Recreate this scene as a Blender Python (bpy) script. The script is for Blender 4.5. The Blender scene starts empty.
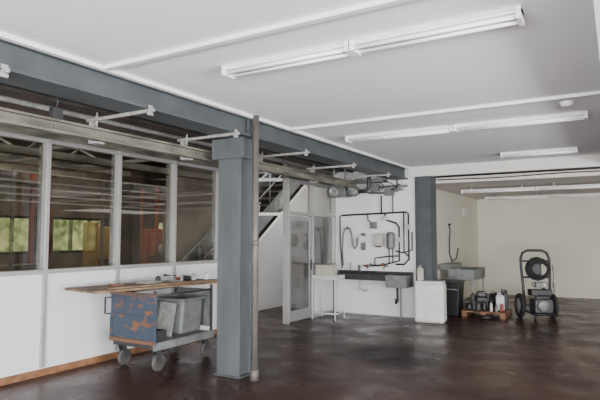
import bpy, bmesh, math, random
from mathutils import Vector, Matrix
random.seed(4)
S=bpy.context.scene
COL=S.collection
# ------------------------------------------------------------ materials
def mat(name,col,rough=0.6,metal=0.0,var=0.12,scale=6.0,bump=0.0,col2=None,bscale=40,spec=0.5,lo=0.35,hi=0.7,stretch=None):
    m=bpy.data.materials.new(name); m.use_nodes=True
    nt=m.node_tree; b=nt.nodes['Principled BSDF']
    b.inputs['Roughness'].default_value=rough; b.inputs['Metallic'].default_value=metal
    b.inputs['Specular IOR Level'].default_value=spec
    tc=nt.nodes.new('ShaderNodeTexCoord'); n=nt.nodes.new('ShaderNodeTexNoise')
    n.inputs['Scale'].default_value=scale; n.inputs['Detail'].default_value=6
    if stretch:
        mp=nt.nodes.new('ShaderNodeMapping'); mp.inputs['Scale'].default_value=stretch
        nt.links.new(tc.outputs['Object'],mp.inputs['Vector']); nt.links.new(mp.outputs[0],n.inputs['Vector'])
    else: nt.links.new(tc.outputs['Object'],n.inputs['Vector'])
    r=nt.nodes.new('ShaderNodeValToRGB')
    c2=col2 if col2 else tuple(max(0,c*(1-var*2)) for c in col)
    r.color_ramp.elements[0].position=lo; r.color_ramp.elements[1].position=hi
    r.color_ramp.elements[0].color=(*c2,1); r.color_ramp.elements[1].color=(*col,1)
    nt.links.new(n.outputs['Fac'],r.inputs['Fac']); nt.links.new(r.outputs['Color'],b.inputs['Base Color'])
    if bump:
        n2=nt.nodes.new('ShaderNodeTexNoise'); n2.inputs['Scale'].default_value=bscale
        nt.links.new(tc.outputs['Object'],n2.inputs['Vector'])
        bp=nt.nodes.new('ShaderNodeBump'); bp.inputs['Strength'].default_value=bump; bp.inputs['Distance'].default_value=0.01
        nt.links.new(n2.outputs['Fac'],bp.inputs['Height']); nt.links.new(bp.outputs['Normal'],b.inputs['Normal'])
    return m
M={}
M['ceil']=mat('ceiling_paint',(.86,.865,.90),.85,var=.015,scale=.7)
M['downstand']=mat('downstand_paint',(.66,.65,.61),.85,var=.04,scale=1.5)
M['sideceil']=mat('side_ceiling_shade',(.12,.09,.075),.8,var=.2,scale=3)  # brown darkened so the colour itself carries the side bay's shade
M['backceil']=mat('back_ceiling',(.66,.62,.58),.8,var=.05,scale=2)
M['beam']=mat('grey_beam_paint',(.080,.091,.099),.5,var=.14,scale=3,spec=.25)
M['column']=mat('grey_column_paint',(.108,.119,.125),.45,var=.16,scale=6,stretch=(1,1,.25),spec=.25)
M['galv']=mat('galvanised_steel',(.42,.42,.40),.45,.15,var=.18,scale=20)
M['rail']=mat('rail_beige',(.24,.225,.185),.55,.1,var=.32,scale=4,stretch=(1,.6,3))
M['ivory']=mat('ivory_plastic',(.50,.48,.41),.5,var=.08,scale=6)
M['panel']=mat('white_panel',(.68,.68,.71),.5,var=.02,scale=1.5)
M['white']=mat('white_paint',(.76,.76,.76),.5,var=.05,scale=8)
M['whitewall']=mat('white_wall',(.78,.78,.79),.6,var=.03,scale=3)
M['cream']=mat('cream_wall',(.66,.63,.54),.8,var=.04,scale=1.2)
M['dirtywhite']=mat('dirty_white',(.62,.62,.60),.6,var=.07,scale=5)
M['sheetgrey']=mat('pale_grey_sheet',(.33,.34,.34),.5,.1,var=.12,scale=4)
M['alu']=mat('aluminium',(.42,.42,.41),.4,.4,var=.05,scale=15)
M['doorgrey']=mat('door_grey',(.33,.34,.335),.4,.3,var=.06,scale=6)
M['oak']=mat('orange_wood',(.27,.13,.06),.55,var=.25,scale=9)
M['board']=mat('board_wood',(.27,.17,.10),.6,var=.32,scale=6)
M['bluewood']=mat('blue_rust',(.034,.054,.085),.6,col2=(.19,.08,.035),scale=6,lo=.38,hi=.47,stretch=(1,1,2.2))
M['rustwood']=mat('rust_brown',(.16,.075,.04),.6,col2=(.05,.045,.05),scale=8,lo=.35,hi=.55,stretch=(.5,1,2))
M['darksteel']=mat('dark_steel',(.06,.06,.064),.5,.3,var=.2,scale=12)
M['greysteel']=mat('grey_steel',(.20,.21,.21),.5,.2,var=.16,scale=10)
M['pipegrey']=mat('brownish_grey',(.12,.11,.10),.5,var=.15,scale=6)
M['rubber']=mat('black_rubber',(.014,.014,.015),.7,var=.2,scale=10)
M['wheelgrey']=mat('wheel_grey',(.08,.076,.072),.6,var=.2,scale=20)
M['black']=mat('black_plastic',(.011,.011,.012),.45,var=.2,scale=10)
M['redbrown']=mat('red_brown',(.34,.06,.03),.5,var=.2,scale=4)
M['yellow']=mat('yellow_paint',(.50,.30,.07),.5,var=.3,scale=3)
M['green']=mat('green_paint',(.06,.14,.09),.5,var=.1,scale=10)
M['tube']=mat('tube_glass',(.88,.88,.88),.25,var=.02,scale=10)
M['fixture']=mat('fixture_enamel',(.86,.86,.83),.4,var=.04,scale=6)
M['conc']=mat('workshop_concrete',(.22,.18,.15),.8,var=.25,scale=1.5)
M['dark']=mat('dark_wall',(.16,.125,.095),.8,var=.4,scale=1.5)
M['stringer']=mat('stringer_grey',(.20,.21,.215),.5,var=.12,scale=5)
M['leaf']=mat('foliage',(.80,.85,.38),.7,col2=(.15,.22,.07),scale=3.2,lo=.35,hi=.62)
M['pallet']=mat('pallet_wood',(.24,.11,.06),.7,var=.3,scale=9)
def floor_mat():
    m=bpy.data.materials.new('floor_brown'); m.use_nodes=True; nt=m.node_tree; b=nt.nodes['Principled BSDF']
    tc=nt.nodes.new('ShaderNodeTexCoord')
    def noise(scale,detail):
        n=nt.nodes.new('ShaderNodeTexNoise'); n.inputs['Scale'].default_value=scale; n.inputs['Detail'].default_value=detail
        nt.links.new(tc.outputs['Object'],n.inputs['Vector']); return n
    n=noise(.8,10)
    r=nt.nodes.new('ShaderNodeValToRGB'); e=r.color_ramp.elements
    e[0].position=.34; e[0].color=(.028,.0130,.0098,1); e[1].position=.68; e[1].color=(.060,.0290,.0220,1)
    nt.links.new(n.outputs['Fac'],r.inputs['Fac'])
    ns=noise(7,10)
    rs=nt.nodes.new('ShaderNodeMapRange'); rs.inputs['From Min'].default_value=.58; rs.inputs['From Max'].default_value=.72; rs.inputs['To Min'].default_value=1; rs.inputs['To Max'].default_value=1.5
    nt.links.new(ns.outputs['Fac'],rs.inputs['Value'])
    mp=nt.nodes.new('ShaderNodeMapping'); mp.vector_type='POINT'
    mp.inputs['Location'].default_value=(2.75,-7.05,0)
    nt.links.new(tc.outputs['Object'],mp.inputs['Vector'])
    n3=noise(2.0,4)
    ln=nt.nodes.new('ShaderNodeVectorMath'); ln.operation='LENGTH'; nt.links.new(mp.outputs[0],ln.inputs[0])
    ad=nt.nodes.new('ShaderNodeMath'); ad.operation='ADD'; nt.links.new(ln.outputs['Value'],ad.inputs[0])
    nt.links.new(n3.outputs['Fac'],ad.inputs[1])
    mr=nt.nodes.new('ShaderNodeMapRange'); mr.inputs['From Min'].default_value=1.05; mr.inputs['From Max'].default_value=1.40
    mr.inputs['To Min'].default_value=.3; mr.inputs['To Max'].default_value=1
    nt.links.new(ad.outputs[0],mr.inputs['Value'])
    mm=nt.nodes.new('ShaderNodeMath'); mm.operation='MULTIPLY'; nt.links.new(mr.outputs[0],mm.inputs[0]); nt.links.new(rs.outputs[0],mm.inputs[1])
    mx=nt.nodes.new('ShaderNodeVectorMath'); mx.operation='SCALE'
    nt.links.new(r.outputs['Color'],mx.inputs[0]); nt.links.new(mm.outputs[0],mx.inputs['Scale'])
    nt.links.new(mx.outputs[0],b.inputs['Base Color'])
    r2=nt.nodes.new('ShaderNodeMapRange'); r2.inputs['From Min'].default_value=.3; r2.inputs['From Max'].default_value=.7; r2.inputs['To Min'].default_value=.20; r2.inputs['To Max'].default_value=.42
    nt.links.new(n3.outputs['Fac'],r2.inputs['Value']); nt.links.new(r2.outputs[0],b.inputs['Roughness'])
    sp=nt.nodes.new('ShaderNodeMath'); sp.operation='MULTIPLY'; sp.inputs[1].default_value=.17
    nt.links.new(mr.outputs[0],sp.inputs[0]); nt.links.new(sp.outputs[0],b.inputs['Specular IOR Level'])
    bp=nt.nodes.new('ShaderNodeBump'); bp.inputs['Strength'].default_value=.08; bp.inputs['Distance'].default_value=.01
    nt.links.new(n3.outputs['Fac'],bp.inputs['Height']); nt.links.new(bp.outputs['Normal'],b.inputs['Normal'])
    return m
M['floor']=floor_mat()
def glass_mat(name,tint=.9,base=.05,rough=.02):
    m=bpy.data.materials.new(name); m.use_nodes=True; nt=m.node_tree; nt.nodes.clear()
    o=nt.nodes.new('ShaderNodeOutputMaterial'); mx=nt.nodes.new('ShaderNodeMixShader')
    t=nt.nodes.new('ShaderNodeBsdfTransparent'); t.inputs[0].default_value=(tint,tint*.99,tint*.96,1)
    g=nt.nodes.new('ShaderNodeBsdfGlossy'); g.inputs['Roughness'].default_value=rough
    f=nt.nodes.new('ShaderNodeLayerWeight')
    p=nt.nodes.new('ShaderNodeMath'); p.operation='POWER'; p.inputs[1].default_value=4
    nt.links.new(f.outputs['Facing'],p.inputs[0])
    a=nt.nodes.new('ShaderNodeMath'); a.operation='MULTIPLY_ADD'; a.inputs[1].default_value=1-base; a.inputs[2].default_value=base
    nt.links.new(p.outputs[0],a.inputs[0])
    nt.links.new(a.outputs[0],mx.inputs[0]); nt.links.new(t.outputs[0],mx.inputs[1]); nt.links.new(g.outputs[0],mx.inputs[2])
    nt.links.new(mx.outputs[0],o.inputs[0]); return m
M['glass']=glass_mat('window_glass',tint=.72,base=.07)
M['clearglass']=glass_mat('clear_glass',tint=.84,base=.05)
M['doorpane']=glass_mat('grey_door_glass',tint=.55,base=.12,rough=.1)
# ------------------------------------------------------------ geometry helpers
def box(a,b): return ('b',a,b)
def cyl(p,q,r,seg=16,r2=None): return ('c',p,q,r,r if r2 is None else r2,seg)
def tube(pts,r,seg=8): return ('t',pts,r,seg)
def lathe(c,axis,prof,seg=24): return ('l',c,axis,prof,seg)
def poly(pts,ext): return ('p',pts,ext)
def frame_for(d):
    d=Vector(d).normalized(); u=Vector((0,0,1)) if abs(d.z)<.9 else Vector((1,0,0))
    a=d.cross(u).normalized(); return a,d.cross(a).normalized(),d
def ring(bm,c,a,b,r,seg): return [bm.verts.new(Vector(c)+a*math.cos(2*math.pi*i/seg)*r+b*math.sin(2*math.pi*i/seg)*r) for i in range(seg)]
def bridge(bm,r0,r1):
    n=len(r0)
    for i in range(n):
        f=bm.faces.new((r0[i],r0[(i+1)%n],r1[(i+1)%n],r1[i])); f.smooth=True
def build(bm,g):
    k=g[0]
    if k=='b':
        a,b=g[1],g[2]; lo=[min(a[i],b[i]) for i in range(3)]; hi=[max(a[i],b[i]) for i in range(3)]
        v=[bm.verts.new((hi[0] if i&1 else lo[0],hi[1] if i&2 else lo[1],hi[2] if i&4 else lo[2])) for i in range(8)]
        for f in ((0,2,3,1),(4,5,7,6),(0,1,5,4),(2,6,7,3),(0,4,6,2),(1,3,7,5)): bm.faces.new([v[i] for i in f])
    elif k=='c':
        p,q=Vector(g[1]),Vector(g[2]); a,b,d=frame_for(q-p); s=g[5]
        r0=ring(bm,p,a,b,g[3],s); r1=ring(bm,q,a,b,g[4],s); bridge(bm,r0,r1)
        bm.faces.new(r0[::-1]); bm.faces.new(r1)
    elif k=='t':
        P=[Vector(p) for p in g[1]]; r,s=g[2],g[3]; rings=[]
        a=None
        for i,p in enumerate(P):
            d=(P[min(i+1,len(P)-1)]-P[max(i-1,0)]).normalized()
            if a is None: a,b,_=frame_for(d)
            else:
                a=(a-d*a.dot(d))
                a=a.normalized() if a.length>1e-4 else frame_for(d)[0]
            b=d.cross(a)
            rings.append(ring(bm,p,a,b,r,s))
        for i in range(len(rings)-1): bridge(bm,rings[i],rings[i+1])
        bm.faces.new(rings[0][::-1]); bm.faces.new(rings[-1])
    elif k=='l':
        c=Vector(g[1]); a,b,d=frame_for(g[2]); s=g[4]; prev=None; first=None
        for (r,h) in g[3]:
            rr=ring(bm,c+d*h,a,b,max(r,.0005),s)
            if prev: bridge(bm,prev,rr)
            else: first=rr
            prev=rr
        bm.faces.new(first[::-1]); bm.faces.new(prev)
    elif k=='p':
        e=Vector(g[2]); v0=[bm.verts.new(p) for p in g[1]]; v1=[bm.verts.new(Vector(p)+e) for p in g[1]]
        n=len(v0); bm.faces.new(v0[::-1]); bm.faces.new(v1)
        for i in range(n): bm.faces.new((v0[i],v0[(i+1)%n],v1[(i+1)%n],v1[i]))
def mk(name,m,geo,loc=(0,0,0),rot=0.0,parent=None,bevel=0.0,label=None,cat=None,struct=False,group=None,kind=None):
    bm=bmesh.new()
    for g in geo: build(bm,g)
    bmesh.ops.recalc_face_normals(bm,faces=bm.faces)
    me=bpy.data.meshes.new(name); bm.to_mesh(me); bm.free()
    me.materials.append(M[m] if isinstance(m,str) else m)
    o=bpy.data.objects.new(name,me); COL.objects.link(o)
    o.location=loc; o.rotation_euler=(0,0,rot)
    if parent: o.parent=parent
    if bevel:
        md=o.modifiers.new('bevel','BEVEL'); md.width=bevel; md.segments=3; md.limit_method='ANGLE'
    if label: o['label']=label
    if cat: o['category']=cat
    if struct: o['kind']='structure'
    if kind: o['kind']=kind
    if group: o['group']=group
    return o
def mks(name,m,geo,**kw):
    for g in geo: mk(name,m,[g],**kw)
def thing(name,loc,label,cat=None,rot=0.0,struct=False,group=None):
    e=bpy.data.objects.new(name,None); e.empty_display_size=.1; COL.objects.link(e)
    e.location=loc; e.rotation_euler=(0,0,rot); e['label']=label
    if cat: e['category']=cat
    if struct: e['kind']='structure'
    if group: e['group']=group
    return e
def dup(root,loc,rot=None,label=None):
    n=root.copy(); COL.objects.link(n); n.location=loc
    if rot is not None: n.rotation_euler=(0,0,rot)
    if label: n['label']=label
    for c in [x for x in bpy.data.objects if x.parent==root]:
        k=c.copy(); k.parent=n; COL.objects.link(k)
    return n
def st(name,m,geo,label,cat='wall',**kw): return mk(name,m,geo,label=label,cat=cat,struct=True,**kw)
# ------------------------------------------------------------ shell
st('floor','floor',[box((-12.3,-4.2,-.2),(6.2,16.2,0))],'scuffed reddish-brown sealed industrial floor with dark damp stain','floor')
st('ceiling','ceil',[box((-3.8,-4.2,3.0),(6.2,10.6,3.2))],'flat white painted ceiling slab of the hall','ceiling')
st('ceiling_side','sideceil',[box((-5.9,-4.2,3.0),(-3.8,10.45,3.2))],'brown ceiling strip above the side bay, shade painted into its colour','ceiling')
st('ceiling_rear','backceil',[box((-3.5,10.75,2.68),(6.2,16.2,3.2))],'lower pale ceiling of the rear bay','ceiling')
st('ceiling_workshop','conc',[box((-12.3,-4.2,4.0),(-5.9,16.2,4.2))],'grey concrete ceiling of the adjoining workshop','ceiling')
st('wall_north','cream',[box((-3.5,16,0),(6.2,16.2,2.68))],'plain dull cream painted rear wall')
st('wall_alcove','cream',[box((-3.7,10.75,0),(-3.5,16,3.1))],'cream painted side wall of rear bay')
st('wall_sink','whitewall',[box((-5.3,10.45,0),(-3.5,10.75,3.1)),box((-5.5,10.45,0),(-5.3,16,4.0))],'white painted washing area wall with pipes')
ew=[(10.6,12.3),(12.6,14.3)]
g=[box((6,-4.2,0),(6.2,16.2,1.0)),box((6,-4.2,2.3),(6.2,16.2,3.0))]
prev=-4.2
for a,b in ew: g.append(box((6,prev,1.0),(6.2,a,2.3))); prev=b
g.append(box((6,prev,1.0),(6.2,16.2,2.3)))
st('wall_east','cream',g,'cream side wall of the hall with window openings')
for i,(a,b) in enumerate(ew):
    gg=[box((6.06,a,1.0),(6.14,b,1.06)),box((6.06,a,2.24),(6.14,b,2.3))]
    for j in range(3):
        y=a+(b-a-.06)*j/2; gg.append(box((6.06,y,1.06),(6.14,y+.06,2.24)))
    st('window_%d'%(30+i),'darksteel',gg,'dark steel framed window in the side wall','window')
st('wall_south','cream',[box((-5.9,-4.2,0),(6,-4,3.0))],'cream wall at the near end of the hall')
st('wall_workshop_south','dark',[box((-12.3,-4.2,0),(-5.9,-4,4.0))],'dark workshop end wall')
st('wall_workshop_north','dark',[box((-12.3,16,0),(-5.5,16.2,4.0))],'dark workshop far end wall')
wz0,wz1=1.2,2.1
ops=[(6.8,8.0),(8.4,10.1),(11.9,12.6)]
g=[box((-12.3,-4,0),(-12.1,16,wz0)),box((-12.3,-4,wz1),(-12.1,16,4.0))]
prev=-4
for a,b in ops:
    g.append(box((-12.3,prev,wz0),(-12.1,a,wz1))); prev=b
g.append(box((-12.3,prev,wz0),(-12.1,16,wz1)))
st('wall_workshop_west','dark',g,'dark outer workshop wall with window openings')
for i,(a,b) in enumerate(ops):
    gg=[box((-12.25,a,wz0),(-12.15,b,wz0+.06)),box((-12.25,a,wz1-.06),(-12.15,b,wz1))]
    n=(2,3,1)[i]
    for j in range(n+1):
        y=a+(b-a-.05)*j/n; gg.append(box((-12.25,y,wz0),(-12.15,y+.05,wz1)))
    st('window_%d'%(20+i),'darksteel',gg,'dark steel framed workshop window looking onto greenery','window')
mk('hedge','leaf',[box((-15.5,2,0),(-14.6,20,3.4))],label='green sunlit hedge outside the workshop windows',cat='hedge',kind='stuff')
mk('hedge','leaf',[box((8.6,6,0),(9.4,20,3.4))],label='green hedge outside the side windows',cat='hedge',kind='stuff')
# ---- glazed west wall
ys=[-1.37,-.31,.75,1.81,2.87,3.93,4.99,6.05,7.11,8.17]
st('wall_west','panel',[box((-5.9,-4,0.08),(-5.8,8.2,1.17))],'white lower panels of the glazed partition')
st('wall_west_header','rail',[box((-5.9,-4,2.76),(-5.8,8.2,3.0))],'grimy header above the glazed partition')
st('baseboard_west','oak',[box((-5.9,-4,0),(-5.78,8.2,.08))],'brown wooden plinth under the white panels','baseboard')
for i in range(len(ys)-1):
    y0,y1=ys[i],ys[i+1]
    w=thing('window_%d'%(i+1),(-5.8,y0,1.17),'tall dim partition pane between aluminium mullions','window',struct=True)
    mk('window_frame','alu',[box((-.08,-.028,-1.07),(.03,.028,1.59)),box((-.08,.03,0),(.035,y1-y0-.03,.05)),box((-.08,.03,1.54),(.02,y1-y0-.03,1.59))],parent=w,bevel=.004)
    mk('window_pane','glass',[box((-.052,.03,.05),(-.046,y1-y0-.03,1.54))],parent=w)
st('trim_1','alu',[box((-5.89,8.14,0),(-5.77,8.24,3.0))],'aluminium end post of the glazed partition','trim')
# ---- door partition X=-5.3
d=thing('door_1',(-5.3,8.5,0),'grey metal framed door with a large glass pane','door',struct=True)
mk('door_frame','alu',[box((-.1,0,0),(.03,.04,2.7)),box((-.1,.93,0),(.03,.97,2.7)),box((-.1,.04,2.02),(.03,.93,2.08)),box((-.1,.04,2.64),(.03,.93,2.7))],parent=d,bevel=.004)
mk('door_leaf','doorgrey',[box((-.05,.05,.02),(0,.13,2.0)),box((-.05,.84,.02),(0,.92,2.0)),box((-.05,.13,1.91),(0,.84,2.0)),box((-.05,.13,.02),(0,.84,.22))],parent=d,bevel=.004)
mk('door_pane','doorpane',[box((-.035,.13,.22),(-.02,.84,1.91))],parent=d)
mk('door_handle','darksteel',[box((0,.86,.95),(.012,.90,1.15)),tube([(.01,.88,1.07),(.05,.88,1.07),(.05,.76,1.07)],.01)],parent=d)
mk('transom_pane','clearglass',[box((-.05,.05,2.09),(-.044,.92,2.64))],parent=d)
w=thing('window_18',(-5.3,9.47,0),'partition side light with white lower panel beside the door','window',struct=True)
mk('window_frame','alu',[box((-.1,.92,0),(.03,.97,2.7)),box((-.1,.0,.98),(.03,.92,1.04)),box((-.1,0,2.02),(.03,.92,2.07)),box((-.1,0,2.64),(.03,.92,2.7)),box((-.1,.0,0),(.03,.92,.05))],parent=w)
mk('window_panel','panel',[box((-.07,0,.05),(-.02,.92,.98))],parent=w)
mk('window_pane','doorpane',[box((-.05,0,1.04),(-.044,.92,2.02))],parent=w)
mk('window_pane','clearglass',[box((-.05,0,2.07),(-.044,.92,2.64))],parent=w)
w=thing('window_19',(-5.8,8.24,0),'narrow framed glazing strip above the passage beside the door','window',struct=True)
mk('window_frame','alu',[poly([(0,0,2.64),(.4,.24,2.64),(.4,.24,2.70),(0,0,2.70)],(.02,-.03,0)),poly([(0,0,2.0),(.4,.24,2.0),(.4,.24,2.05),(0,0,2.05)],(.02,-.03,0))],parent=w)
mk('window_pane','clearglass',[poly([(0,0,2.05),(.4,.24,2.05),(.4,.24,2.64),(0,0,2.64)],(.003,-.005,0))],parent=w)
st('wall_partition_header','rail',[box((-5.4,8.5,2.7),(-5.3,10.45,3.0))],'grimy header over the door partition')
# stair + wall
sl=1.17/1.7
def sz(y): return 1.86+(y-10.0)*sl
st('wall_stair','whitewall',[poly([(-6.8,8.3,0),(-6.8,13.0,0),(-6.8,13.0,sz(13.0)-.2),(-6.8,8.3,sz(8.3)-.2)],(-.08,0,0))],'white wall closing the space beneath the staircase')
st('wall_stair_rear','conc',[box((-8.4,13.2,0),(-5.6,13.3,4.0)),box((-8.5,8.6,0),(-8.4,13.3,4.0))],'dim grey wall around the staircase')
s=thing('staircase',(-6.95,8.0,0),'grey steel staircase with railing behind the partition','stairs')
N=17; run=.27
mks('tread','stringer',[box((-1.0,i*run,sz(8.0+i*run)),(-.08,i*run+.29,sz(8.0+i*run)+.04)) for i in range(N)],parent=s)
L=N*run
for nm,x in (('stringer',-.06),('stringer',-1.08)):
    mk(nm,'stringer',[poly([(x,-.2,max(0,sz(7.8)-.16)),(x,L,sz(8+L)-.16),(x,L,sz(8+L)+.2),(x,-.2,sz(7.8)+.2)],(.05,0,0))],parent=s)
rl=[tube([(-.04,0,sz(8)+1.0),(-.04,L,sz(8+L)+1.0)],.03),tube([(-.04,0,sz(8)+.6),(-.04,L,sz(8+L)+.6)],.018)]
for i in range(0,N+1,3): rl.append(cyl((-.04,i*run,sz(8+i*run)),(-.04,i*run,sz(8+i*run)+1.0),.018,8))
mk('handrail','stringer',rl,parent=s)
# ------------------------------------------------------------ steel
mk('steel_beam','beam',[box((-3.97,-4,2.76),(-3.63,10.45,2.79)),box((-3.97,-4,2.97),(-3.63,10.45,3.0)),box((-3.74,-4,2.79),(-3.70,10.45,2.97)),box((-3.90,-4,2.79),(-3.86,10.45,2.97))],label='long grey painted steel ceiling beam',cat='beam')
st('trim_2','white',[box((-3.63,-4,2.965),(-3.58,10.4,3.0))],'white strip between ceiling and steel beam','trim')
mk('cross_beam','downstand',[box((-3.62,10.40,2.80),(5.9,10.75,3.0))],label='cream boxed beam crossing the ceiling at the rear bay',cat='beam')
mk('cross_beam','ceil',[box((-.07,-3.9,2.80),(.28,10.38,3.0))],label='white boxed ceiling beam with grey edge strip',cat='beam')
c=thing('steel_column',(-3.925,5.117,0),'grey painted steel column beside a thin vertical pipe','column',group='grey steel columns')
h=2.76
mk('column_shaft','column',[box((-.165,-.115,.015),(.165,-.095,h)),box((-.165,.095,.015),(.165,.115,h)),box((-.13,-.095,.015),(.13,.095,h))],parent=c,bevel=.004)
mk('base_plate','column',[box((-.185,-.135,0),(.185,.135,.015))],parent=c)
mk('column_head','column',[box((-.24,-.15,h-.24),(.20,-.117,h)),box((-.24,.117,h-.24),(.20,.15,h)),box((.18,-.117,h-.24),(.20,.117,h)),poly([(-.167,-.02,h-.2),(-.167,-.02,h),(-.33,-.02,h)],(0,.04,0)),box((.24,-.10,h+.03),(.262,.12,h+.21))],parent=c,bevel=.003)
mk('steel_column','beam',[box((-3.45,10.36,0),(-3.15,10.385,2.80)),box((-3.45,10.70,0),(-3.15,10.73,2.80)),box((-3.32,10.385,0),(-3.28,10.70,2.80)),box((-3.17,10.40,0),(-3.155,10.69,2.80))],label='dark grey painted steel column at the wall corner',cat='column',group='grey steel columns')
mk('drain_pipe','pipegrey',[cyl((0,0,0),(0,0,3.0),.04,20),cyl((0,0,.0),(0,0,.12),.05,20),cyl((0,0,1.5),(0,0,1.56),.046,20)],loc=(-3.57,5.03,0),label='brownish-grey vertical pipe running beside the steel column',cat='pipe')
# rail + brackets
mk('hanging_rail','rail',[box((-4.38,-3.5,2.535),(-4.34,9.5,2.655)),box((-4.34,-3.5,2.635),(-4.29,9.5,2.655)),box((-4.34,-3.5,2.535),(-4.29,9.5,2.555))]+[cyl((-4.345,y*.5,2.595),(-4.325,y*.5,2.595),.018,8) for y in range(-4,19)],label='long weathered track hung from brackets',cat='rail')
br=thing('rail_bracket',(-3.63,2.1,2.70),'galvanised angle bracket joining the track to the beam','bracket',group='galvanised track brackets')
mk('bracket_arm','galv',[box((-.85,-.015,.028),(.06,.015,.058))],parent=br,bevel=.003)
mk('bracket_plate','galv',[box((-.766,-.05,-.20),(-.755,.05,.025)),box((-.766,-.05,-.20),(-.65,.05,-.182))],parent=br,bevel=.002)
mk('bracket_clamp','galv',[box((-.0,-.025,.0),(.025,.025,.027)),box((.01,-.025,.0585),(.02,.025,.09))],parent=br)
mk('bracket_bolt','galv',[cyl((-.71,0,-.042),(-.71,0,.11),.009,8),cyl((-.71,0,.058),(-.71,0,.074),.018,6)],parent=br)
for y in (3.45,4.72,6.28,7.8,9.3,.75): dup(br,(-3.63,y,2.70))
mk('side_pipe','galv',[cyl((-5.2,-3.5,2.97),(-5.2,10.3,2.97),.03,10)],label='galvanised pipe running under the side bay ceiling',cat='pipe')
mk('side_pipe','pipegrey',[cyl((-4.8,-3.5,2.975),(-4.8,10.3,2.975),.025,10)],label='brownish pipe running under the side bay ceiling',cat='pipe')
# ------------------------------------------------------------ conduits, lights
def conduit(y,x0,x1,r,lab):
    mk('ceiling_conduit','white',[box((x0,y-r,2.965),(x1,y+r,3.0))],label=lab,cat='conduit',bevel=.006)
conduit(2.92,-3.57,-.08,.03,'white surface conduit running across the ceiling')
conduit(5.85,-3.57,-.08,.028,'white surface conduit with detector on the ceiling')
mk('smoke_detector','fixture',[lathe((0,0,0),(0,0,-1),[(.065,0),(.065,.02),(.05,.045),(.02,.05)],24)],loc=(-.42,6.15,3.0),label='small round white smoke detector on ceiling',cat='detector')
lt=thing('fluorescent_light',(-2.75,3.46,3.0),'white twin-tube fluorescent batten fixed to the ceiling','ceiling light',group='ceiling fluorescent battens')
def fixture(root,L):
    mk('lamp_housing','fixture',[poly([(0,-.035,0),(0,.035,0),(0,.075,-.035),(0,.075,-.045),(0,-.075,-.045),(0,-.075,-.035)],(L,0,0))],parent=root,bevel=.003)
    for y in (-.045,.045): mk('lamp_tube','tube',[cyl((.03,y,-.062),(L-.03,y,-.062),.015,12)],parent=root)
    for x in (0,L-.03): mk('end_cap','fixture',[box((x,-.075,-.083),(x+.03,.075,-.005))],parent=root,bevel=.004)
fixture(lt,1.14)
dup(lt,(-1.60,3.46,3.0))
lt2=thing('fluorescent_light',(-3.22,6.75,3.0),'long white twin-tube fluorescent batten on the ceiling','ceiling light',group='ceiling fluorescent battens')
fixture(lt2,1.48)
dup(lt2,(-1.73,6.75,3.0))
dup(lt,(-1.65,9.4,3.0))
for x in (-2.9,-1.4,.1):
    dup(lt2,(x,11.8,2.62)); dup(lt2,(x,14.2,2.62))
mks('lamp_hanger','greysteel',[box((x,y-.03,2.62),(x+.04,y+.03,2.68)) for y in (11.8,14.2) for x in (-2.7,-1.7,-1.1,-.2)],label='small hanger bracket holding the rear lights',cat='bracket',group='rear light hangers')
mk('pipe_run','darksteel',[cyl((-3.1,10.5,2.782),(5.5,10.5,2.782),.018,10)],label='dark pipe running along under the downstand beam',cat='pipe')
mk('pipe_run','black',[tube([(-3.1,10.62,2.74),(-2.0,10.62,2.72),(-.8,10.62,2.745),(.5,10.62,2.73),(2,10.62,2.745),(5.5,10.62,2.745)],.010)],label='black cable sagging along the downstand beam',cat='cable')
# ------------------------------------------------------------ sink zone
Y=10.44
mk('water_pipe','black',[tube([(-5.1,Y-.05,2.06),(-4.0,Y-.05,2.09),(-3.66,Y-.05,2.1),(-3.62,Y-.05,2.06),(-3.62,Y-.05,1.15),(-3.72,Y-.05,1.05),(-3.9,Y-.05,1.05)],.018),
  tube([(-4.12,Y-.05,2.08),(-4.1,Y-.05,1.95),(-3.88,Y-.05,1.88),(-3.82,Y-.05,1.8),(-3.82,Y-.05,1.12),(-4.2,Y-.05,1.02),(-4.6,Y-.05,1.0)],.018),
  tube([(-3.72,Y-.05,2.1),(-3.72,Y-.05,1.3),(-3.62,Y-.05,1.2)],.013),
  tube([(-3.9,Y-.05,1.32),(-3.75,Y-.05,1.28),(-3.55,Y-.05,1.34),(-3.55,Y-.05,1.7)],.013),
  tube([(-4.35,Y-.05,1.0),(-4.35,Y-.05,1.16),(-4.1,Y-.05,1.2),(-3.82,Y-.05,1.22)],.013),
  tube([(-4.5,Y-.05,2.07),(-4.5,Y-.05,1.95),(-4.42,Y-.05,1.9)],.012),
  tube([(-4.2,Y-.04,2.09),(-4.2,Y-.04,2.45)],.015),tube([(-3.95,Y-.04,2.09),(-3.95,Y-.04,2.45)],.012)],label='black water pipes running over the white wall',cat='pipe')
mks('pipe_valve','redbrown',[lathe((x,Y-.07,z),(0,-1,0),[(.012,0),(.012,.03),(.035,.035),(.035,.045)],14) for x,z in ((-4.5,1.0),(-4.15,1.04))],label='red-brown round valve handle on the pipes',cat='valve')
mks('pressure_gauge','ivory',[lathe((x,Y-.07,z),(0,-1,0),[(.045,0),(.05,.01),(.05,.03),(.04,.035)],18) for x,z in ((-3.82,1.55),(-3.62,1.8),(-4.1,1.98))],label='small round pale pressure gauge on the pipes',cat='gauge')
mk('water_pipe','black',[tube([(-5.15,Y-.04,2.06),(-5.15,Y-.04,1.5),(-5.1,Y-.04,.94)],.013)],label='thin black water pipe dropping to the sink',cat='pipe')
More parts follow.
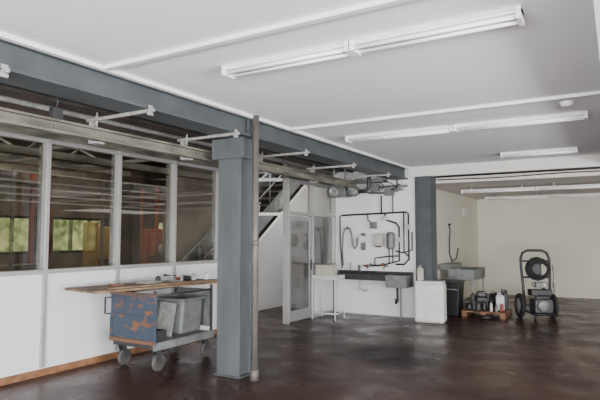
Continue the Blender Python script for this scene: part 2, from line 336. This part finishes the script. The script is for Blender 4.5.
gg=[tube([(-.12,0,-.55),(-.13,-.02,-.2),(-.11,-.02,.1),(-.06,-.03,.22),(0,-.03,.26),(.06,-.03,.22),(.10,-.03,.08),(.12,-.03,-.1),(.17,-.04,-.2),(.22,-.04,-.14),(.23,-.04,0.02)],.017),
    box((-.03,-.05,.2),(.03,.03,.24))]
mk('hanging_hose','greysteel',gg,loc=(-4.96,Y-.04,1.55),label='grey hose hanging over a wall hook',cat='hose')
h=thing('hose_holder',(-4.62,Y,1.5),'white wall hose holder with round reel','hose holder')
mk('holder_plate','greysteel',[box((-.05,-.03,-.18),(.05,0,.18))],parent=h,bevel=.01)
mk('holder_reel','white',[lathe((0,-.03,.05),(0,-1,0),[(.07,0),(.07,.02),(.04,.03),(.04,.06),(.07,.07),(.07,.08)],20)],parent=h)
h=thing('water_heater',(-3.98,Y,1.55),'small grey cylindrical water heater on the wall','water heater')
mk('heater_tank','greysteel',[lathe((0,-.11,-.2),(0,0,1),[(.05,0),(.08,.02),(.085,.05),(.085,.30),(.075,.33),(.04,.35)],20)],parent=h)
mks('heater_pipe','black',[tube([(-.04,-.1,-.2),(-.04,-.1,-.48)],.012),tube([(.04,-.1,-.2),(.04,-.1,-.48)],.012)],parent=h)
h=thing('soap_dispenser',(-4.25,Y,1.52),'off-white wall soap dispenser above the sink','dispenser')
mk('dispenser_body','ivory',[box((-.1,-.1,-.1),(.1,0,.14))],parent=h,bevel=.015)
mk('dispenser_lever','darksteel',[box((-.05,-.15,-.13),(.05,-.05,-.105))],parent=h)
mk('wall_box','greysteel',[box((-.07,-.06,-.07),(.07,0,.07)),box((-.05,-.075,-.05),(.05,-.06,.05))],loc=(-4.38,Y,1.84),bevel=.005,label='small grey junction box on the white wall',cat='electrical box')
s=thing('trough_sink',(-5.18,9.95,0),'long worn stainless trough sink mounted along the white wall','sink')
mk('sink_basin','darksteel',[box((0,0,.83),(1.64,.04,.86)),box((0,.42,.82),(1.64,.47,.90)),box((0,.0,.74),(1.24,.02,.84)),box((0,.02,.74),(1.24,.45,.755)),box((0,.03,.74),(.02,.45,.84)),box((1.62,.03,.74),(1.64,.45,.84))],parent=s,bevel=.004)
mk('side_basin','greysteel',[box((1.24,-.03,.62),(1.65,0,.86)),box((1.24,0,.62),(1.26,.42,.86)),box((1.63,0,.62),(1.65,.42,.86)),box((1.26,0,.62),(1.63,.42,.64))],parent=s,bevel=.006)
for x in (.75,1.1): mk('tap','greysteel',[tube([(x,.44,1.0),(x,.34,1.02),(x,.26,1.0),(x,.25,.95)],.014),lathe((x,.4,1.02),(0,0,1),[(.025,0),(.025,.03),(.01,.04)],12)],parent=s)
mks('sink_leg','greysteel',[box((.05,.05,0),(.08,.08,.74)),box((1.5,.05,0),(1.53,.08,.62))],parent=s)
mk('drain_trap','darksteel',[tube([(1.4,.2,.62),(1.4,.2,.35),(1.35,.25,.3),(1.3,.38,.35),(1.3,.46,.35)],.025)],parent=s)
mk('sink_drain','ivory',[tube([(.6,.2,.74),(.6,.2,.55),(.66,.25,.5),(.66,.4,.5)],.02)],parent=s)
s=thing('wash_stand',(-4.98,9.52,0),'white tubular stand with a tray beside the door','stand')
mk('stand_frame','white',[tube([(-.25,-.2,.0),(-.25,-.2,.78),(.25,-.2,.78),(.25,-.2,.0)],.014),tube([(-.25,.2,.0),(-.25,.2,.78),(.25,.2,.78),(.25,.2,.0)],.014),cyl((.25,-.2,.12),(.25,.2,.12),.012),cyl((-.25,-.2,.12),(.25,-.2,.12),.012),cyl((-.25,-.2,.78),(-.25,.2,.78),.012),cyl((.25,-.2,.78),(.25,.2,.78),.012)],parent=s)
mk('stand_tray','dirtywhite',[box((-.26,-.21,.79),(.26,.21,.81)),box((-.26,-.21,.81),(-.245,.21,.85)),box((.245,-.21,.81),(.26,.21,.85)),box((-.245,.195,.81),(.245,.21,.85)),box((-.245,-.21,.81),(.245,-.195,.85))],parent=s)
mk('storage_box','ivory',[box((-.17,-.14,0),(.17,.14,.2)),box((-.18,-.15,.2),(.18,.15,.24))],loc=(-5.02,9.52,.812),bevel=.01,label='pale beige lidded box standing on the white stand',cat='box')
def can(name,loc,r,h,m,lab,cat,capm='black',rot=0):
    e=thing(name,loc,lab,cat,rot=rot,group='workshop containers')
    mk('container_body',m,[lathe((0,0,0),(0,0,1),[(r*.92,0),(r,.02),(r,h*.8),(r*.8,h*.88),(r*.35,h*.92),(r*.35,h*.95)],18)],parent=e)
    mk('cap',capm,[cyl((0,0,h*.95),(0,0,h),r*.38,12)],parent=e)
    return e
def jerry(loc,w,dd,h,m,lab,rot=0):
    e=thing('jerrycan',loc,lab,'canister',rot=rot,group='workshop containers')
    mk('canister_body',m,[box((-w/2,-dd/2,0),(w/2,dd/2,h*.82)),poly([(-w/2,-dd/2,h*.82),(w/2,-dd/2,h*.82),(w*.3,-dd/2,h*.92),(-w*.3,-dd/2,h*.92)],(0,dd,0))],parent=e,bevel=.015)
    mk('canister_handle',m,[tube([(-w*.25,0,h*.9),(-w*.2,0,h),(w*.1,0,h),(w*.15,0,h*.9)],.012)],parent=e)
    mk('cap','black',[cyl((w*.32,0,h*.86),(w*.36,0,h*.97),.022,12)],parent=e)
can('bottle',(-4.88,10.39,.901),.03,.16,'ivory','small pale bottle standing on the sink edge','bottle')
can('bottle',(-4.7,10.39,.901),.025,.12,'pipegrey','small brown bottle standing on the sink edge','bottle')
# overhead unit
u=thing('ventilation_unit',(-4.75,9.75,2.40),'galvanised motor unit with ducts under the ceiling','ventilation unit')
mk('unit_body','greysteel',[box((-.28,-.15,0),(.1,.15,.22)),box((-.3,-.17,.09),(.12,.17,.12))],parent=u,bevel=.01)
mk('unit_motor','greysteel',[lathe((.1,0,.1),(1,0,0),[(.06,0),(.1,.02),(.1,.18),(.06,.2),(.06,.24)],20)],parent=u)
mks('unit_hanger','galv',[box((-.22,-.02,.22),(-.19,.02,.6)),box((.03,-.02,.22),(.06,.02,.6))],parent=u)
mk('unit_duct','galv',[lathe((-.1,-.15,.1),(0,-1,0),[(.09,0),(.09,.12),(.07,.12),(.07,.02)],20)],parent=u)
mk('unit_pipe','darksteel',[tube([(.34,0,.1),(.5,0,.1),(.56,.0,.2),(.56,.0,.6)],.04,12)],parent=u)
mk('pipe_run','greysteel',[tube([(-4.4,10.2,2.50),(-4.0,10.2,2.48),(-3.65,10.2,2.55)],.018),tube([(-4.3,10.3,2.62),(-3.6,10.3,2.62)],.025),tube([(-3.78,10.2,2.5),(-3.78,10.2,2.75)],.02),box((-4.0,10.06,2.42),(-3.82,10.16,2.56)),box((-4.3,10.1,2.52),(-4.15,10.2,2.68)),lathe((-3.7,10.12,2.60),(0,-1,0),[(.05,0),(.05,.04),(.03,.05)],14)],label='messy grey pipes and valves grouped under the beam end',cat='pipe')
hp=[(-3.66-.1*math.sin(i*.5)-.02*i,10.02+.02*math.sin(i),2.62-.1*math.sin(i*.31)) for i in range(24)]
mk('loose_cable','black',[tube(hp,.009,6)],label='loose black cable tangled among the overhead pipes',cat='cable')
mk('cable_tray','greysteel',[box((-5.2,10.0,2.70),(-4.0,10.25,2.72)),box((-5.2,10.0,2.72),(-4.0,10.01,2.77)),box((-5.2,10.24,2.72),(-4.0,10.25,2.77))],label='grey cable tray above the washing area',cat='cable tray')
b=thing('white_container',(-3.10,10.11,0),'low white plastic container with rounded corners','container',rot=.12)
mk('container_body','dirtywhite',[box((-.29,-.2,.0),(.27,.17,.74))],parent=b,bevel=.06)
mk('container_lid','white',[box((-.27,-.185,.74),(.25,.155,.77))],parent=b,bevel=.014)
jerry((-3.28,10.06,.771),.10,.11,.28,'ivory','pale plastic canister standing on the low container')
s=thing('utility_sink',(-2.98,12.45,0),'light grey utility sink on legs against the cream wall','sink')
mk('sink_bowl','greysteel',[box((-.28,-.55,.66),(.28,-.52,.9)),box((-.28,.52,.66),(.28,.55,.9)),box((.25,-.52,.66),(.28,.52,.9)),box((-.48,-.55,.87),(-.25,.55,1.0)),box((-.25,-.52,.66),(.25,.52,.69))],parent=s,bevel=.01)
mks('sink_leg','galv',[cyl((x,y,0),(x,y,.67),.018,10) for x in (-.24,.24) for y in (-.5,.5)],parent=s)
mks('sink_brace','galv',[cyl((.24,-.5,.2),(.24,.5,.2),.012),cyl((-.24,-.5,.2),(.24,-.5,.2),.012)],parent=s)
b=thing('waste_bin',(-3.02,11.25,0),'black tapered plastic bin beside the utility sink','bin')
mk('bin_body','black',[poly([(-.17,-.19,0),(.17,-.19,0),(.23,-.24,.68),(-.23,-.24,.68)],(0,.4,0)),],parent=b,bevel=.02)
mk('bin_rim','darksteel',[box((-.25,-.26,.68),(.25,.18,.71))],parent=b,bevel=.008)
mk('bin_handle','greysteel',[tube([(-.2,-.25,.5),(-.2,-.32,.55),(.2,-.32,.55),(.2,-.25,.5)],.012)],parent=b)
mk('hanging_hose','black',[tube([(0,0,.9),(.05,-.04,.75),(.05,-.12,.5),(.04,-.1,.2),(.04,.1,.0),(.04,.5,.05),(.03,.75,.3)],.014),cyl((-.0,0,.88),(.06,0,.88),.02)],loc=(-3.5,12.9,1.02),label='thin black hose hanging from the cream wall',cat='hose')
mk('wall_sign','white',[box((0,-.14,-.1),(.012,.14,.1))],loc=(-3.5,14.4,2.25),label='small blank pale plate on the cream wall',cat='sign')
# pallet + contents
p=thing('pallet',(-2.38,11.55,0),'worn reddish wooden pallet carrying cans and canisters','pallet')
mks('pallet_deck','pallet',[box((-.42,-.38+i*.16,.09),(.42,-.38+i*.16+.12,.112)) for i in range(5)],parent=p)
mks('pallet_block','pallet',[box((x,-.38,.0),(x+.1,.38,.09)) for x in (-.42,-.05,.32)],parent=p)
zt=.113; dx=-.04
jerry((-2.10+dx,11.64,zt),.16,.14,.34,'dirtywhite','off-white plastic canister on the pallet',.3)
jerry((-2.06+dx,11.84,zt),.16,.13,.40,'darksteel','dark plastic canister on the pallet',.1)
jerry((-2.26+dx,11.86,zt),.15,.13,.34,'black','black plastic canister at the back of the pallet',-.2)
can('paint_can',(-2.47+dx,11.36,zt),.065,.18,'darksteel','dark metal can on the pallet','can')
can('paint_can',(-2.65+dx,11.36,zt),.07,.15,'black','low black metal can on the pallet','can')
can('paint_can',(-2.57+dx,11.49,zt),.055,.18,'greysteel','small grey can behind the black can','can')
can('bottle',(-2.34+dx,11.30,zt),.04,.2,'black','black plastic bottle on the pallet','bottle','redbrown')
can('bottle',(-2.02+dx,11.40,zt),.035,.16,'redbrown','red-brown plastic bottle on the pallet','bottle','black')
can('bottle',(-2.68+dx,11.82,zt),.05,.3,'pipegrey','grey-brown bottle on the pallet','bottle','black')
can('bottle',(-2.2+dx,11.27,zt),.028,.18,'ivory','slim pale bottle on the pallet','bottle','black')
can('bottle',(-2.11+dx,11.32,zt),.03,.14,'greysteel','short grey bottle on the pallet','bottle','black')
can('bottle',(-2.24+dx,11.44,zt),.04,.24,'black','tall black bottle in the middle of the pallet','bottle','black')
e=thing('engine_part',(-2.46+dx,11.70,zt),'dark engine part with flange standing on the pallet','engine part',rot=.4)
mk('block_body','black',[box((-.13,-.1,0),(.11,.1,.24)),box((-.1,-.07,.24),(.06,.07,.36)),cyl((-.13,0,.28),(.09,0,.28),.05)],parent=e,bevel=.02)
mk('block_flange','greysteel',[lathe((0,-.1,.11),(0,-1,0),[(.07,0),(.07,.02),(.03,.03),(.03,.05)],16)],parent=e)
hs=[]
for i in range(50):
    a=i/10*2*math.pi; rr=.12+.01*math.sin(i*1.3); hs.append((rr*math.cos(a),rr*.7*math.sin(a),.012+.001*i+.004*math.sin(i)))
mk('cable_coil','black',[tube(hs,.011,6)],loc=(-2.3,11.02,0.0),label='messy black cable coil lying on the floor by the pallet',cat='cable')
# pressure washer
w=thing('pressure_washer',(-1.44,11.66,0),'black wheeled pressure washer with tubular frame and hose','pressure washer',rot=.5)
arch=[(-.24,0,.12),(-.26,0,.6),(-.28,.04,1.0),(-.28,.05,1.17),(-.24,.06,1.28),(-.15,.06,1.33),(.15,.06,1.33),(.24,.06,1.28),(.28,.05,1.17),(.28,.04,1.0),(.26,0,.6),(.24,0,.12)]
mk('washer_frame','black',[tube(arch,.026,10),cyl((-.26,.05,.8),(.26,.05,.8),.02),cyl((-.27,.05,1.12),(.27,.05,1.12),.016),tube([(-.22,0,.14),(-.22,-.4,.12),(.22,-.4,.12),(.22,0,.14)],.02),box((-.22,-.4,.12),(.22,.05,.14)),cyl((-.18,-.36,0),(-.18,-.36,.12),.02),cyl((.18,-.36,0),(.18,-.36,.12),.02)],parent=w)
for x in (-.36,.28):
    mk('wheel','rubber',[lathe((x,.05,.24),(1,0,0),[(.15,0),(.20,.0),(.24,.02),(.24,.06),(.20,.08),(.15,.08)],28)],parent=w)
    mk('wheel_hub','greysteel',[lathe((x+(-.005),.05,.24),(1,0,0),[(.03,-.01),(.15,.0),(.15,.09),(.03,.10)],20)],parent=w)
mk('axle','darksteel',[cyl((-.33,.05,.24),(.33,.05,.24),.016)],parent=w)
mk('engine','darksteel',[box((-.17,-.34,.14),(.17,-.04,.40)),cyl((-.15,-.3,.43),(.12,-.3,.43),.045)],parent=w,bevel=.02)
mk('recoil_starter','greysteel',[lathe((-.02,-.34,.28),(0,-1,0),[(.11,0),(.11,.03),(.09,.04),(.04,.05)],20)],parent=w)
mk('fuel_tank','black',[box((-.2,-.26,.46),(.2,-.04,.58)),cyl((.08,-.15,.58),(.08,-.15,.61),.03)],parent=w,bevel=.03)
mk('pump','greysteel',[box((-.1,-.24,.62),(.12,-.08,.72)),cyl((-.16,-.16,.67),(.16,-.16,.67),.035)],parent=w,bevel=.01)
mk('pressure_gauge_face','ivory',[lathe((.05,-.25,.68),(0,-1,0),[(.03,0),(.035,.01),(.03,.015)],14)],parent=w)
mk('control_box','darksteel',[box((-.12,-.02,.82),(.10,.04,1.08))],parent=w,bevel=.015)
hp=[]
for i in range(121):
    a=i/12*2*math.pi; q=math.sin(i*.37)*.03-.0004*i
    hp.append(((.22+q)*math.cos(a),-.06-.0010*i+.03*math.sin(i*.9),.97+(.20+q)*math.sin(a)))
mk('hose_coil','rubber',[tube(hp,.016,8)],parent=w)
mk('spray_lance','greysteel',[tube([(.31,-.1,.5),(.30,-.05,1.05)],.012),box((.29,-.11,.6),(.33,-.05,.7))],parent=w)
# ------------------------------------------------------------ trolley
t=thing('trolley',(-5.09,4.66,0),'heavy steel workshop trolley with worn blue and rust end panel','trolley',rot=.0)
mk('trolley_frame','darksteel',[box((-.34,-.02,.28),(.34,.02,.33)),box((-.34,1.03,.28),(.34,1.07,.33)),box((-.34,.02,.28),(-.3,1.03,.33)),box((.3,.02,.28),(.34,1.03,.33))]
   +[box((x,y,.33),(x+.03,y+.03,.96)) for x in (-.34,.31) for y in (-.0,1.03)],parent=t,bevel=.003)
mk('trolley_deck','greysteel',[box((-.33,.02,.33),(.33,1.03,.345)),box((.34,-.02,.26),(.36,1.07,.35))],parent=t)
mk('end_panel','bluewood',[box((-.38,-.03,.33),(.38,-.005,.93))],parent=t,bevel=.003,label='worn blue end panel with rusty patches')
mks('panel_slat','rustwood',[box((-.38,-.05,.33),(.38,-.03,.375)),box((-.38,-.05,.89),(.38,-.03,.93))],parent=t)
mks('panel_slat','bluewood',[box((-.37,-.045,.62),(.37,-.03,.66)),box((-.38,-.045,.38),(-.345,-.03,.615)),box((.345,-.045,.38),(.38,-.03,.615))],parent=t)
mk('end_panel','greysteel',[box((-.30,1.045,.40),(.30,1.06,.90))],parent=t,label='grey sheet metal end panel')
mk('push_handle','darksteel',[tube([(-.36,-.03,.85),(-.45,-.06,.85),(-.45,-.06,.65),(-.36,-.03,.65)],.013)],parent=t)
mks('upper_rail','darksteel',[tube([(.325,.02,.9),(.325,1.05,.9)],.012),tube([(-.325,.02,.9),(-.325,1.05,.9)],.012)],parent=t)
for x in (-.29,.29):
    for y in (.08,.95):
        mk('caster','darksteel',[box((x-.045,y-.045,.262),(x+.045,y+.045,.28)),poly([(x-.035,y-.04,.262),(x-.035,y+.04,.262),(x-.035,y+.06,.1),(x-.035,y+.02,.1)],(.006,0,0)),poly([(x+.03,y-.04,.262),(x+.03,y+.04,.262),(x+.03,y+.06,.1),(x+.03,y+.02,.1)],(.006,0,0)),cyl((x-.045,y+.04,.105),(x+.045,y+.04,.105),.01)],parent=t)
        mk('caster_wheel','wheelgrey',[lathe((x-.022,y+.04,.105),(1,0,0),[(.05,.01),(.095,0),(.105,.01),(.105,.034),(.095,.044),(.05,.034)],24)],parent=t)
bn=thing('storage_bin',(-5.06,5.42,.346),'boxy grey plastic tub standing on the trolley deck','bin')
mk('bin_body','greysteel',[poly([(-.2,-.2,0),(.2,-.2,0),(.235,-.2,.44),(-.235,-.2,.44)],(0,.4,0))],parent=bn,bevel=.045)
mk('bin_rim','greysteel',[box((-.25,-.225,.43),(.25,-.20,.46)),box((-.25,.20,.43),(.25,.225,.46)),box((-.25,-.20,.43),(-.23,.20,.46)),box((.23,-.20,.43),(.25,.20,.46))],parent=bn,bevel=.004)
mk('metal_sheet','galv',[poly([(-.16,0,0),(.10,0,0),(.10,.09,.40),(-.16,.09,.42)],(0,.006,0))],loc=(-5.0,5.09,.347),rot=.05,label='thin bent grey sheet leaning against the tub',cat='sheet')
mk('scrap_tray','darksteel',[box((-.2,-.13,0),(.2,.13,.01)),box((-.2,-.13,.01),(-.19,.13,.1)),box((.19,-.13,.01),(.2,.13,.1)),box((-.19,-.13,.01),(.19,-.12,.1)),box((-.19,.12,.01),(.19,.13,.1))],loc=(-5.1,4.88,.346),label='shallow dark tray on the trolley deck',cat='tray')
mk('wooden_board','board',[box((-.34,-.98,0),(.34,.98,.03)),],loc=(-5.25,5.08,.962),rot=-.16,bevel=.004,label='long worn wooden board lying across the trolley',cat='board')
mk('wooden_board','board',[box((-.05,-.85,0),(.05,.85,.02))],loc=(-5.0,5.1,.993),rot=-.16,bevel=.003,label='narrow wooden strip lying on the board',cat='board')
zb=.993
h=thing('clamp',(-5.15,5.45,zb),'small steel bar clamp lying on the board','clamp')
mk('clamp_bar','galv',[box((-.2,-.01,0),(.1,.01,.025)),box((.07,-.01,.025),(.1,.01,.1)),box((-.1,-.012,.025),(-.07,.012,.1))],parent=h)
mk('clamp_screw','darksteel',[cyl((-.2,0,.085),(-.02,0,.085),.008),cyl((-.24,0,.085),(-.2,0,.085),.016)],parent=h)
h=thing('hand_drill',(-5.25,5.75,zb),'small dark hand tool lying on the board','tool')
mk('tool_body','darksteel',[lathe((-.1,0,.035),(1,0,0),[(.02,0),(.035,.02),(.035,.14),(.015,.2)],14)],parent=h)
mk('tool_grip','redbrown',[tube([(-.06,0,.03),(-.1,-.1,.03)],.018)],parent=h)
can('tin',(-5.08,5.7,zb),.035,.1,'galv','small metal tin standing on the board','tin')
can('tin',(-5.02,5.9,zb),.04,.11,'dirtywhite','small pale tin standing on the board','tin')
can('tin',(-5.4,5.35,zb),.035,.08,'darksteel','small dark tin standing on the board','tin')
mk('parts_tray','galv',[box((-.14,-.1,0),(.14,.1,.008)),box((-.14,-.1,.008),(-.132,.1,.03)),box((.132,-.1,.008),(.14,.1,.03)),box((-.132,-.1,.008),(.132,-.092,.03)),box((-.132,.092,.008),(.132,.1,.03))],loc=(-5.3,5.1,zb),rot=.3,label='shallow metal parts tray on the board',cat='tray')
mk('wood_offcut','pallet',[box((-.1,-.03,0),(.1,.03,.03))],loc=(-5.35,4.6,zb),rot=.5,label='small wooden offcut lying on the board',cat='offcut')
mk('junction_box','darksteel',[box((-.03,-.05,0),(.03,.05,.1)),tube([(0,0,.1),(0,.02,.2),(0,-.01,.3)],.006)],loc=(-4.33,3.0,2.66),label='small dark cable box on the hanging track',cat='electrical box')
# ------------------------------------------------------------ workshop beyond the glass
def machine(loc,rot,mb,lab,s=1.0,zt=1.8):
    e=thing('workshop_machine',loc,lab,'machine',rot=rot,group='workshop machines'); e.scale=(s,s,1)
    mk('machine_base','darksteel',[box((-.5,-.35,0),(.5,.35,.75))],parent=e,bevel=.03)
    mk('machine_head',mb,[box((-.4,-.3,.75),(-.05,.3,zt)),box((-.05,-.2,1.15),(.4,.2,zt-.1)),cyl((.2,0,.75),(.2,0,1.15),.06)],parent=e,bevel=.03)
    mk('machine_wheel','galv',[lathe((.42,0,1.3),(1,0,0),[(.12,0),(.13,.02),(.04,.03)],16)],parent=e)
machine((-9.2,7.4,0),1.2,'yellow','yellow-brown workshop machine seen through glass',.6,1.9)
machine((-9.9,9.7,0),-.3,'redbrown','red-brown workshop machine seen through glass',.7)
machine((-9.6,11.6,0),.9,'green','green workshop machine seen through glass')
def rack(loc,lab,m):
    e=thing('storage_rack',loc,lab,'rack',group='workshop racks')
    mks('rack_upright',m,[box((x,y,0),(x+.07,y+.07,2.9)) for x in (-.3,.25) for y in (-1,.93)],parent=e)
    mks('rack_shelf','rail',[box((-.3,-1,z),(.3,1,z+.06)) for z in (.4,1.0,2.4,2.65)],parent=e)
    return e
rack((-10.2,5.8,0),'storage rack with red uprights','redbrown')
rack((-10.8,11.3,0),'storage rack with red uprights by the outer wall','redbrown')
for i,(x,z) in enumerate(((-7.0,2.72),(-8.2,2.9),(-9.5,2.95),(-11.0,3.0))):
    mk('roof_duct','rail',[box((x,-3.9,z),(x+.12,8.4,z+.10))],label='weathered horizontal duct under the workshop roof',cat='duct',group='workshop ducts')
for y in (3.2,6.2,8.2):
    mk('roof_truss','greysteel',[box((-12.0,y,3.7),(-6.0,y+.12,3.82)),box((-12.0,y,3.22),(-6.0,y+.08,3.29))]+[tube([(-12+i,y+.05,3.24+.45*(i%2)),(-11+i,y+.05,3.24+.45*((i+1)%2))],.03) for i in range(6)],label='grey lattice truss under the workshop roof',cat='truss',group='workshop trusses')
gp=thing('gallery_railing',(-7.6,0,0),'slim slatted gallery railing in the adjoining workshop','railing')
mks('railing_rail','ivory',[box((-.012,3,z),(.012,7.7,z+.022)) for z in (2.12,2.22,2.32,2.42,2.56)],parent=gp)
mks('railing_post','rail',[box((-.04,y,0),(.0,y+.04,2.6)) for y in (3.0,4.6,6.2,7.66)],parent=gp)
# ------------------------------------------------------------ lights
def area(name,loc,rot,sx,sy,e,col=(1,1,1)):
    l=bpy.data.lights.new(name,'AREA'); l.shape='RECTANGLE'; l.size=sx; l.size_y=sy; l.energy=e; l.color=col
    o=bpy.data.objects.new(name,l); COL.objects.link(o); o.location=loc; o.rotation_euler=rot; return o
R=math.radians
area('window_light_east',(5.8,1.5,1.3),(0,R(120),0),1.8,8,1700,(.985,.985,1))
area('window_light_south',(1.0,-3.8,1.3),(R(120),0,0),8,1.8,2000,(.97,.98,1))
area('rear_bay_fill',(3.6,13.3,2.5),(0,0,0),2.0,3.5,60,(1,.97,.92))  # added fill lamp to brighten the rear bay, no real fitting there
area('workshop_fill',(-10,6,3.95),(0,0,0),3,9,360,(1,.92,.80))  # added fill under the solid workshop roof, there is no skylight
area('stair_fill',(-6.2,10.5,3.9),(0,0,0),1.0,3,60,(1,.98,.95))  # added fill to lift the dark stairwell, not a real lamp
W=bpy.data.worlds.new('world'); S.world=W; W.use_nodes=True
W.node_tree.nodes['Background'].inputs[0].default_value=(.95,.97,.92,1); W.node_tree.nodes['Background'].inputs[1].default_value=3.0
# ------------------------------------------------------------ camera
cd=bpy.data.cameras.new('camera'); cam=bpy.data.objects.new('camera',cd); COL.objects.link(cam)
cam.location=(0,0,1.6); cam.rotation_euler=(R(90+3.93),0,R(30.6)); cd.sensor_width=36; cd.lens=32.28; cd.clip_start=.05
S.camera=cam
